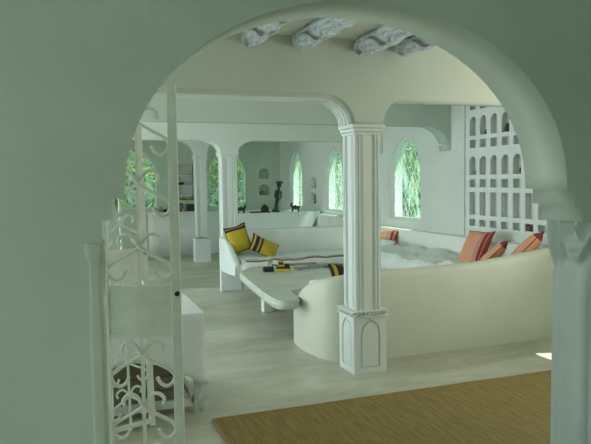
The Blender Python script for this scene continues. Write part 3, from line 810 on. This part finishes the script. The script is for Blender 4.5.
add_tube(b, [(.873+.006*noise.noise(Vector((3, j*.4, 0))), 4.065-1.70*j/30, .010) for j in range(31)], .009, 6)
mk('bound_edge', b, M_tan, mt)

# ------------------------------------------------------------------ folding iron gate leaves
def gate_leaf(label, loc, ux, lean=0.0):
    """local x along the leaf (0..w), z up; ux = plan direction of the leaf"""
    W, H = .33, 2.0
    r = thing('gate_leaf', label, 'gate', loc, 'white iron gate leaves', rz=math.atan2(ux[1], ux[0]))
    r.rotation_euler[1] = lean
    def p(n, b, m=M_gate, smooth=False, par=None): o = mk(n, b, m, None, smooth); o.parent = par or r; return o
    for x in (0, W-.038): p('stile', box_bm(x, x+.038, -.014, .014, 0, H if x else H-.02, bevel=.003))
    p('bottom_rail', box_bm(.026, W-.026, -.012, .012, .02, .05, bevel=.003))
    p('panel', box_bm(.026, W-.026, -.006, .006, .965, 1.180, bevel=.002))
    b = bmesh.new()
    for z in (.965, 1.16): b = bmesh.new(); add_box(b, .026, W-.026, -.010, .010, z, z+.018); p('panel_rail', b)
    b = bmesh.new(); add_tube(b, [(.026, 0, H-.10), (W*.5, 0, H-.06), (W-.02, 0, H-.012)], .010, 6); p('top_rail', b)
    b = bmesh.new(); add_box(b, W/2-.007, W/2+.007, -.006, .006, .05, .965); add_box(b, W/2-.006, W/2+.006, -.006, .006, 1.18, H-.06); p('centre_bar', b)
    S = [(-.078, .004), (-.084, .028), (-.066, .048), (-.042, .050), (-.022, .034), (0, .0), (.055, -.036), (.110, -.066), (.131, -.093), (.122, -.122), (.098, -.136), (.073, -.124), (.060, -.098)]
    for zc in (.893, .673, .453, .233, 1.34, 1.60, 1.85):
        for s in (-1, 1):
            b = bmesh.new(); add_tube(b, smoothline([(W/2+s*x, -.004*s, zc+z) for x, z in S], 5), .0078, 6)
            p('scroll', b, smooth=True)
    b = bmesh.new(); add_tube(b, [(W-.013, -.014, 1.145), (W-.013, -.026, 1.145)], .010, 10); p('lock', b, M_dark)
    return r
gate_leaf('near white iron gate leaf with scrollwork, its sheet panel seen whole', (.118, 2.68, .0), (.950, -.300))
gate_leaf('farther bright iron gate leaf standing before the cloth-covered table', (.185, 4.04, .0), (.956, .292), R(-1.2))

# ------------------------------------------------------------------ cloth-covered side table
tt = thing('side_table', 'white painted wooden table half hidden under a white cloth', 'table', (.2, 4.65, 0))
X0, X1, Y0, Y1, TZ = -.55, .845, 4.24, 5.02, .70
mk('tabletop', box_bm(X0, X1, Y0, Y1, TZ-.03, TZ, bevel=.004), M_paintwood, tt)
for x in (X0+.03, X1-.055):
    for y in (Y0+.02, Y1-.07): mk('leg', box_bm(x, x+.055, y, y+.05, 0, TZ-.03, bevel=.005), M_paintwood, tt)
b = bmesh.new(); add_box(b, X0+.08, X1-.075, Y0+.03, Y0+.06, .05, .105); mk('stretcher', b, M_paintwood, tt)
b = bmesh.new(); add_box(b, X1-.062, X1-.034, Y0+.07, Y1-.07, .05, .105); mk('stretcher', b, M_paintwood, tt)
b = bmesh.new(); add_box(b, X0+.08, X1-.075, Y0+.025, Y0+.05, .60, TZ-.03); mk('apron', b, M_paintwood, tt)
def tablecloth():
    bm = bmesh.new(); m = .018
    x0, x1, y0, y1 = X0-m, X1+m, Y0-m, Y1+m
    per = []
    n = 40
    for i in range(n): per.append((x0+(x1-x0)*i/n, y0, 0, -1))
    for i in range(24): per.append((x1, y0+(y1-y0)*i/24, 1, 0))
    for i in range(n): per.append((x1-(x1-x0)*i/n, y1, 0, 1))
    for i in range(24): per.append((x0, y1-(y1-y0)*i/24, -1, 0))
    rows_ = 9; rings = []
    for k in range(rows_+1):
        ring = []
        for j, (x, y, nx, ny) in enumerate(per):
            dc = min(math.hypot(x-cx, y-cy) for cx in (x0, x1) for cy in (y0, y1))
            drop = .37 + .10*math.exp(-(dc/.10)**2) + .03*math.sin(x*7+y*5) + (.06 if ny < 0 and x < .62 else 0)*-.6
            t = k/rows_
            fold = (.012*math.sin(j*.9) + .02*math.sin(j*.37+1))*t + .025*t*math.exp(-(dc/.09)**2)
            ring.append(bm.verts.new((x+nx*fold + (0 if abs(nx) else 0), y+ny*fold, TZ+.004-drop*t)))
        rings.append(ring)
    N = len(per)
    for k in range(rows_):
        for j in range(N): bm.faces.new((rings[k][j], rings[k+1][j], rings[k+1][(j+1) % N], rings[k][(j+1) % N])).smooth = True
    bm.faces.new(rings[0])
    return bm
cr_ = thing('filler_crate', 'plain brown filler crate under the cloth-covered table', 'crate', (.2, 4.7, 0))  # guessed crate, fills the space under the table
for k in range(4): mk('slat', box_bm(-.36, .70, 4.46, 4.475, .02+k*.105, .115+k*.105, bevel=.003), M_crate, cr_)
for k in range(4): mk('slat', box_bm(.69, .705, 4.476, 4.93, .02+k*.105, .115+k*.105, bevel=.003), M_crate, cr_)
mk('box_body', box_bm(-.345, .688, 4.477, 4.93, .01, .43), M_crate, cr_)
b = tablecloth(); bmesh.ops.recalc_face_normals(b, faces=b.faces[:])
o = solo('tablecloth', b, M_cloth, 'white cloth draped over the wooden side table', 'tablecloth', loc=(.2, 4.65, TZ))
md = o.modifiers.new('thick', 'SOLIDIFY'); md.thickness = .003; md.offset = 1

# ------------------------------------------------------------------ back of the hall
lw = solo('low_wall', holed([[(2.92, 0), (4.30, 0), (4.40, .55), (4.69, 1.0), (2.92, 1.0)]], .26, 'XZ', 11.42), M_white,
          'low white partition wall with a slanted right end, behind the sofa', 'partition', loc=(3.6, 11.5, 0))
ct = thing('counter', 'white counter against the back wall, left of the farthest column', 'counter', (2.2, 13.8, 0))
b = bmesh.new()
for z0, z1, off in ((0, .93, 0), (.93, .96, .03)):
    lpc = roundcorners([(1.66-off, 13.72-off), (2.76+off, 13.72-off), (2.76+off, 14.04), (1.66-off, 14.04)], .14)
    bb = holed([lpc], z1-z0, 'XY', z0)
    mk('body' if z0 == 0 else 'countertop', bb, M_cream, ct)
struct('trim_20', box_bm(2.8, 4.7, 13.80, 14.04, 0, .95, bevel=.01), M_wall)
struct('trim_21', box_bm(4.62, 4.748, 9.24, 14.04, 0, .95, bevel=.01), M_wall)
# shelves in the back-wall recess
for z in (1.30, 1.52, 1.74):
    solo('wall_shelf', box_bm(2.285, 2.715, 14.07, 14.30, z, z+.02), M_white, {1.30: 'lowest', 1.52: 'middle', 1.74: 'topmost'}[z]+' thin white shelf in the back-wall recess above the counter', 'shelf', 'shelves in the back-wall recess', loc=(2.5, 14.18, z))
def small(name, bm, m, label, cat, loc, group=None, smooth=True): return solo(name, bm, m, label, cat, group, smooth, loc)
def bowl(loc, r, h, m, label, group=None):
    b = bmesh.new(); add_lathe(b, [(r*.4, 0), (r*.8, h*.35), (r, h), (r*.93, h), (r*.7, h*.45), (r*.3, h*.2)], 16, loc)
    return small('bowl', b, m, label, 'bowl', loc, group)
bowl((2.42, 14.16, 1.54), .085, .06, M_dark, 'dark bowl on the middle shelf of the back-wall recess')
bowl((2.38, 14.16, 1.20), .06, .045, M_yel, 'yellow bowl above the counter, left of the pair', 'yellow bowls above the counter')
bowl((2.60, 14.16, 1.20), .06, .045, M_yel, 'yellow bowl above the counter, right of the pair', 'yellow bowls above the counter')
struct('trim_22', box_bm(2.285, 2.715, 14.06, 14.30, 1.182, 1.20), M_white)
# framed picture, box, and jars on the counter
fr = thing('framed_picture', 'small framed picture leaning on the counter', 'picture', (2.34, 13.86, .96)); fr.rotation_euler[0] = R(-8)
o = mk('frame', holed([[(-.08, 0), (.08, 0), (.08, .18), (-.08, .18)], [(-.06, .02), (.06, .02), (.06, .16), (-.06, .16)]], .02, 'XZ', 0), M_black); o.parent = fr
o = mk('print', box_bm(-.062, .062, .008, .014, .018, .162), M_paper); o.parent = fr
small('storage_box', box_bm(2.50, 2.66, 13.80, 13.94, .96, 1.12, bevel=.01), M_dark, 'black box on the counter beside the framed picture', 'box', (2.58, 13.87, .96), None, False)
specs = [(1.80, .05, .10, M_red), (1.92, .04, .13, M_tan), (2.02, .05, .07, M_dark), (2.12, .035, .12, M_red), (2.20, .04, .07, M_tan), (2.42, .035, .06, M_yel), (2.73, .03, .10, M_red)]
labs = ['round maroon jar at the left end of the counter', 'tall tan jar second from left on the counter', 'low dark jar on the counter beside the tall tan one', 'narrow maroon jar on the counter left of the framed picture', 'small tan jar on the counter at the picture edge', 'tiny yellow jar between framed picture and black box', 'slim maroon jar at the right end of the counter']
for (x, r_, h_, m_), lab in zip(specs, labs):
    b = bmesh.new(); add_lathe(b, [(r_*.8, 0), (r_, h_*.3), (r_*.95, h_*.7), (r_*.55, h_*.85), (r_*.6, h_)], 14, (x, 13.82, .96))
    small('jar', b, m_, lab, 'jar', (x, 13.82, .96), 'jars along the counter')

# things on the low partition wall
def cat_holder(loc, label, rz, flip=1):
    r = thing('candle_holder', label, 'candle holder', loc, 'dark animal-shaped candle holders on the partition', rz)
    def p(n, b, m=M_dark): o = mk(n, b, m, None, True); o.parent = r; return o
    b = bmesh.new()
    add_tube(b, smoothline([(-.075, 0, .085), (-.05, 0, .088), (0, 0, .082), (.05, 0, .088), (.078, 0, .10)], 4), [.022+.012*math.sin(PI*i/16) for i in range(17)], 10)
    p('body', b)
    for x in (-.055, .055):
        for y in (-.02, .02):
            b = bmesh.new(); add_tube(b, [(x, y, .085), (x*1.15, y*1.2, .04), (x*1.1, y*1.3, 0)], [.014, .010, .009], 8); p('leg', b)
    b = bmesh.new(); add_tube(b, smoothline([(flip*.07, 0, .095), (flip*.088, 0, .13), (flip*.105, 0, .14)], 4), [.02, .02, .022, .024, .026, .026, .022, .018, .012], 10)
    add_tube(b, [(flip*.088, -.012, .15), (flip*.086, -.016, .185)], [.010, .002], 6); add_tube(b, [(flip*.088, .012, .15), (flip*.086, .016, .185)], [.010, .002], 6); p('head', b)
    b = bmesh.new(); add_tube(b, smoothline([(-flip*.075, 0, .09), (-flip*.10, 0, .13), (-flip*.085, 0, .185)], 5), .007, 6); p('tail', b)
    b = bmesh.new(); add_lathe(b, [(.018, 0), (.022, .02), (.02, .035)], 12, (0, 0, .095)); p('cup', b)
cat_holder((3.10, 11.52, 1.0), 'dark animal-shaped candle holder at the left end of the partition', R(10), 1)
cat_holder((4.20, 11.52, 1.0), 'dark animal-shaped candle holder right of the tall carved figure', R(0), -1)
b = bmesh.new(); add_lathe(b, [(.035, 0), (.075, .03), (.085, .075), (.06, .12), (.03, .14), (.04, .155)], 16, (3.60, 11.60, 1.0))
small('jug', b, M_dark, 'round black jug on the partition behind the flat tray', 'jug', (3.60, 11.60, 1.0))
tr = thing('flat_tray', 'flat dark brown tray on top of the partition', 'tray', (3.45, 11.50, 1.0))
mk('base', box_bm(3.28, 3.66, 11.44, 11.56, 1.0, 1.012, bevel=.004), M_tan, tr)
mk('rim', holed([[(3.28, 11.44), (3.66, 11.44), (3.66, 11.56), (3.28, 11.56)], [(3.292, 11.452), (3.648, 11.452), (3.648, 11.548), (3.292, 11.548)]], .02, 'XY', 1.008), M_dark, tr)
sc_ = thing('carved_figure', 'tall dark carved wooden figure leaning at the corner above the partition', 'sculpture', (3.80, 11.56, 1.0)); sc_.rotation_euler[1] = R(9)
def p(n, b, m=M_dark): o = mk(n, b, m, None, True); o.parent = sc_; return o
b = bmesh.new(); add_box(b, -.07, .07, -.045, .045, 0, .05); bmesh.ops.bevel(b, geom=b.edges[:], offset=.008, segments=2, affect='EDGES'); p('base', b)
b = bmesh.new(); add_tube(b, [(0, 0, .04), (.0, 0, .15), (.0, 0, .32), (0, 0, .44), (0, 0, .50)], [.040, .034, .040, .030, .018], 12); p('body', b)
b = bmesh.new(); add_lathe(b, [(.02, .48), (.042, .50), (.046, .54), (.03, .585), (.01, .60)], 12); p('head', b)
b = bmesh.new(); add_tube(b, [(-.08, 0, .56), (-.04, 0, .585), (0, 0, .575), (.04, 0, .60), (.07, 0, .57)], [.010, .018, .022, .020, .012], 8); p('headdress', b)
for s in (-1, 1):
    b = bmesh.new(); add_tube(b, [(s*.05, -.01, .42), (s*.065, -.03, .30), (s*.02, -.055, .24)], [.018, .014, .010], 8); p('arm', b)

# ------------------------------------------------------------------ driftwood ceiling beams
GB = 'driftwood beams under the ceiling'
def drift(x, y1, label, seed, r0=.070):
    rnd = random.Random(seed); n = 40; pts = []; rad = []
    for i in range(n+1):
        t = i/n; y = y1-(y1-2.30)*t
        pts.append((x+.012*noise.noise(Vector((y*1.5, seed, 0))), y, CZ-.062+.012*noise.noise(Vector((seed, y*1.5, 0)))))
        end = min(1, (i+.4)/3.0)
        rad.append(r0*(math.sqrt(1-(1-end)**2)+.02)*(1+.22*noise.noise(Vector((y*7, seed, 4)))))
    bm = bmesh.new(); add_tube(bm, pts, rad, 16)
    for v in bm.verts:
        d = .010*noise.noise(v.co*22)+.012*noise.noise(v.co*9); v.co += Vector((d, 0, d))
        v.co.z = min(v.co.z, CZ-.001)
    solo('driftwood_beam', bm, M_drift, label, 'beam', GB, True, (x, y1, CZ))
drift(1.32, 4.62, 'leftmost weathered driftwood beam, only its tip showing under the arch', 3)
drift(1.72, 4.62, 'long pale weathered driftwood beam, second from the left', 8, .078)
drift(2.24, 4.62, 'thick knotted driftwood beam, just above the main column', 12, .082)
drift(2.60, 4.62, 'rightmost short weathered driftwood beam under the arch', 17, .070)

# ------------------------------------------------------------------ garden
def tree(loc, h, rad, n, seed, label, m, leaf=.21):
    rnd = random.Random(seed)
    r = thing('garden_tree', label, 'tree', (loc[0], loc[1], -.16), 'trees in the garden outside the windows')
    bm = bmesh.new(); add_tube(bm, smoothline([(0, 0, 0), (.05, .03, h*.3), (-.05, .05, h*.6), (0, 0, h*.8)], 5), [.10-.06*i/15 for i in range(16)], 8)
    o = mk('trunk', bm, M_trunk, None, True); o.parent = r
    bm = bmesh.new()
    for i in range(n):
        u = rnd.uniform(-1, 1); a = rnd.uniform(0, 2*PI); q = rnd.random()**.4; s = math.sqrt(1-u*u)
        k = 1+.35*noise.noise(Vector((s*math.cos(a)*1.6, s*math.sin(a)*1.6, u*1.6+seed)))
        c = Vector((rad*q*k*s*math.cos(a), rad*q*k*s*math.sin(a), h*.55+h*.52*q*k*u))
        if c.z < .05: continue
        d = Vector((rnd.uniform(-1, 1), rnd.uniform(-1, 1), rnd.uniform(-1, .4))).normalized(); e = d.orthogonal().normalized()
        e = Matrix.Rotation(rnd.uniform(0, 6.28), 3, d) @ e; L = leaf*rnd.uniform(.7, 1.3)
        vs = [bm.verts.new(c), bm.verts.new(c+d*L*.5+e*L*.22), bm.verts.new(c+d*L), bm.verts.new(c+d*L*.5-e*L*.22)]
        bm.faces.new(vs)
    o = mk('crown', bm, m); o.parent = r; tag(o, kind='stuff')
T = [((7.6, 11.2), 3.3, 1.2, 2600, 1, 'yellow-green tree seen through the window nearest the niche shelf', M_leafA),
     ((7.9, 14.5), 3.5, 1.2, 2600, 2, 'blue-green tree outside, seen through the middle side window', M_leafB),
     ((7.4, 18.0), 3.6, 1.3, 2600, 3, 'yellow-green tree outside the farthest side window', M_leafA),
     ((4.35, 17.2), 3.4, 1.25, 3000, 4, 'bright tree seen through the back window beside the slim column', M_leafA),
     ((1.5, 17.3), 3.3, 1.2, 3000, 5, 'leafy tree outside the back window behind the gate', M_leafA),
     ((12.0, 16.4), 4.6, 1.8, 2400, 6, 'taller blue-green tree farther out in the side garden', M_leafB),
     ((3.4, 22.4), 4.6, 2.0, 2400, 7, 'taller blue-green tree farther behind the back wall', M_leafB)]
for t in T: tree(*t)
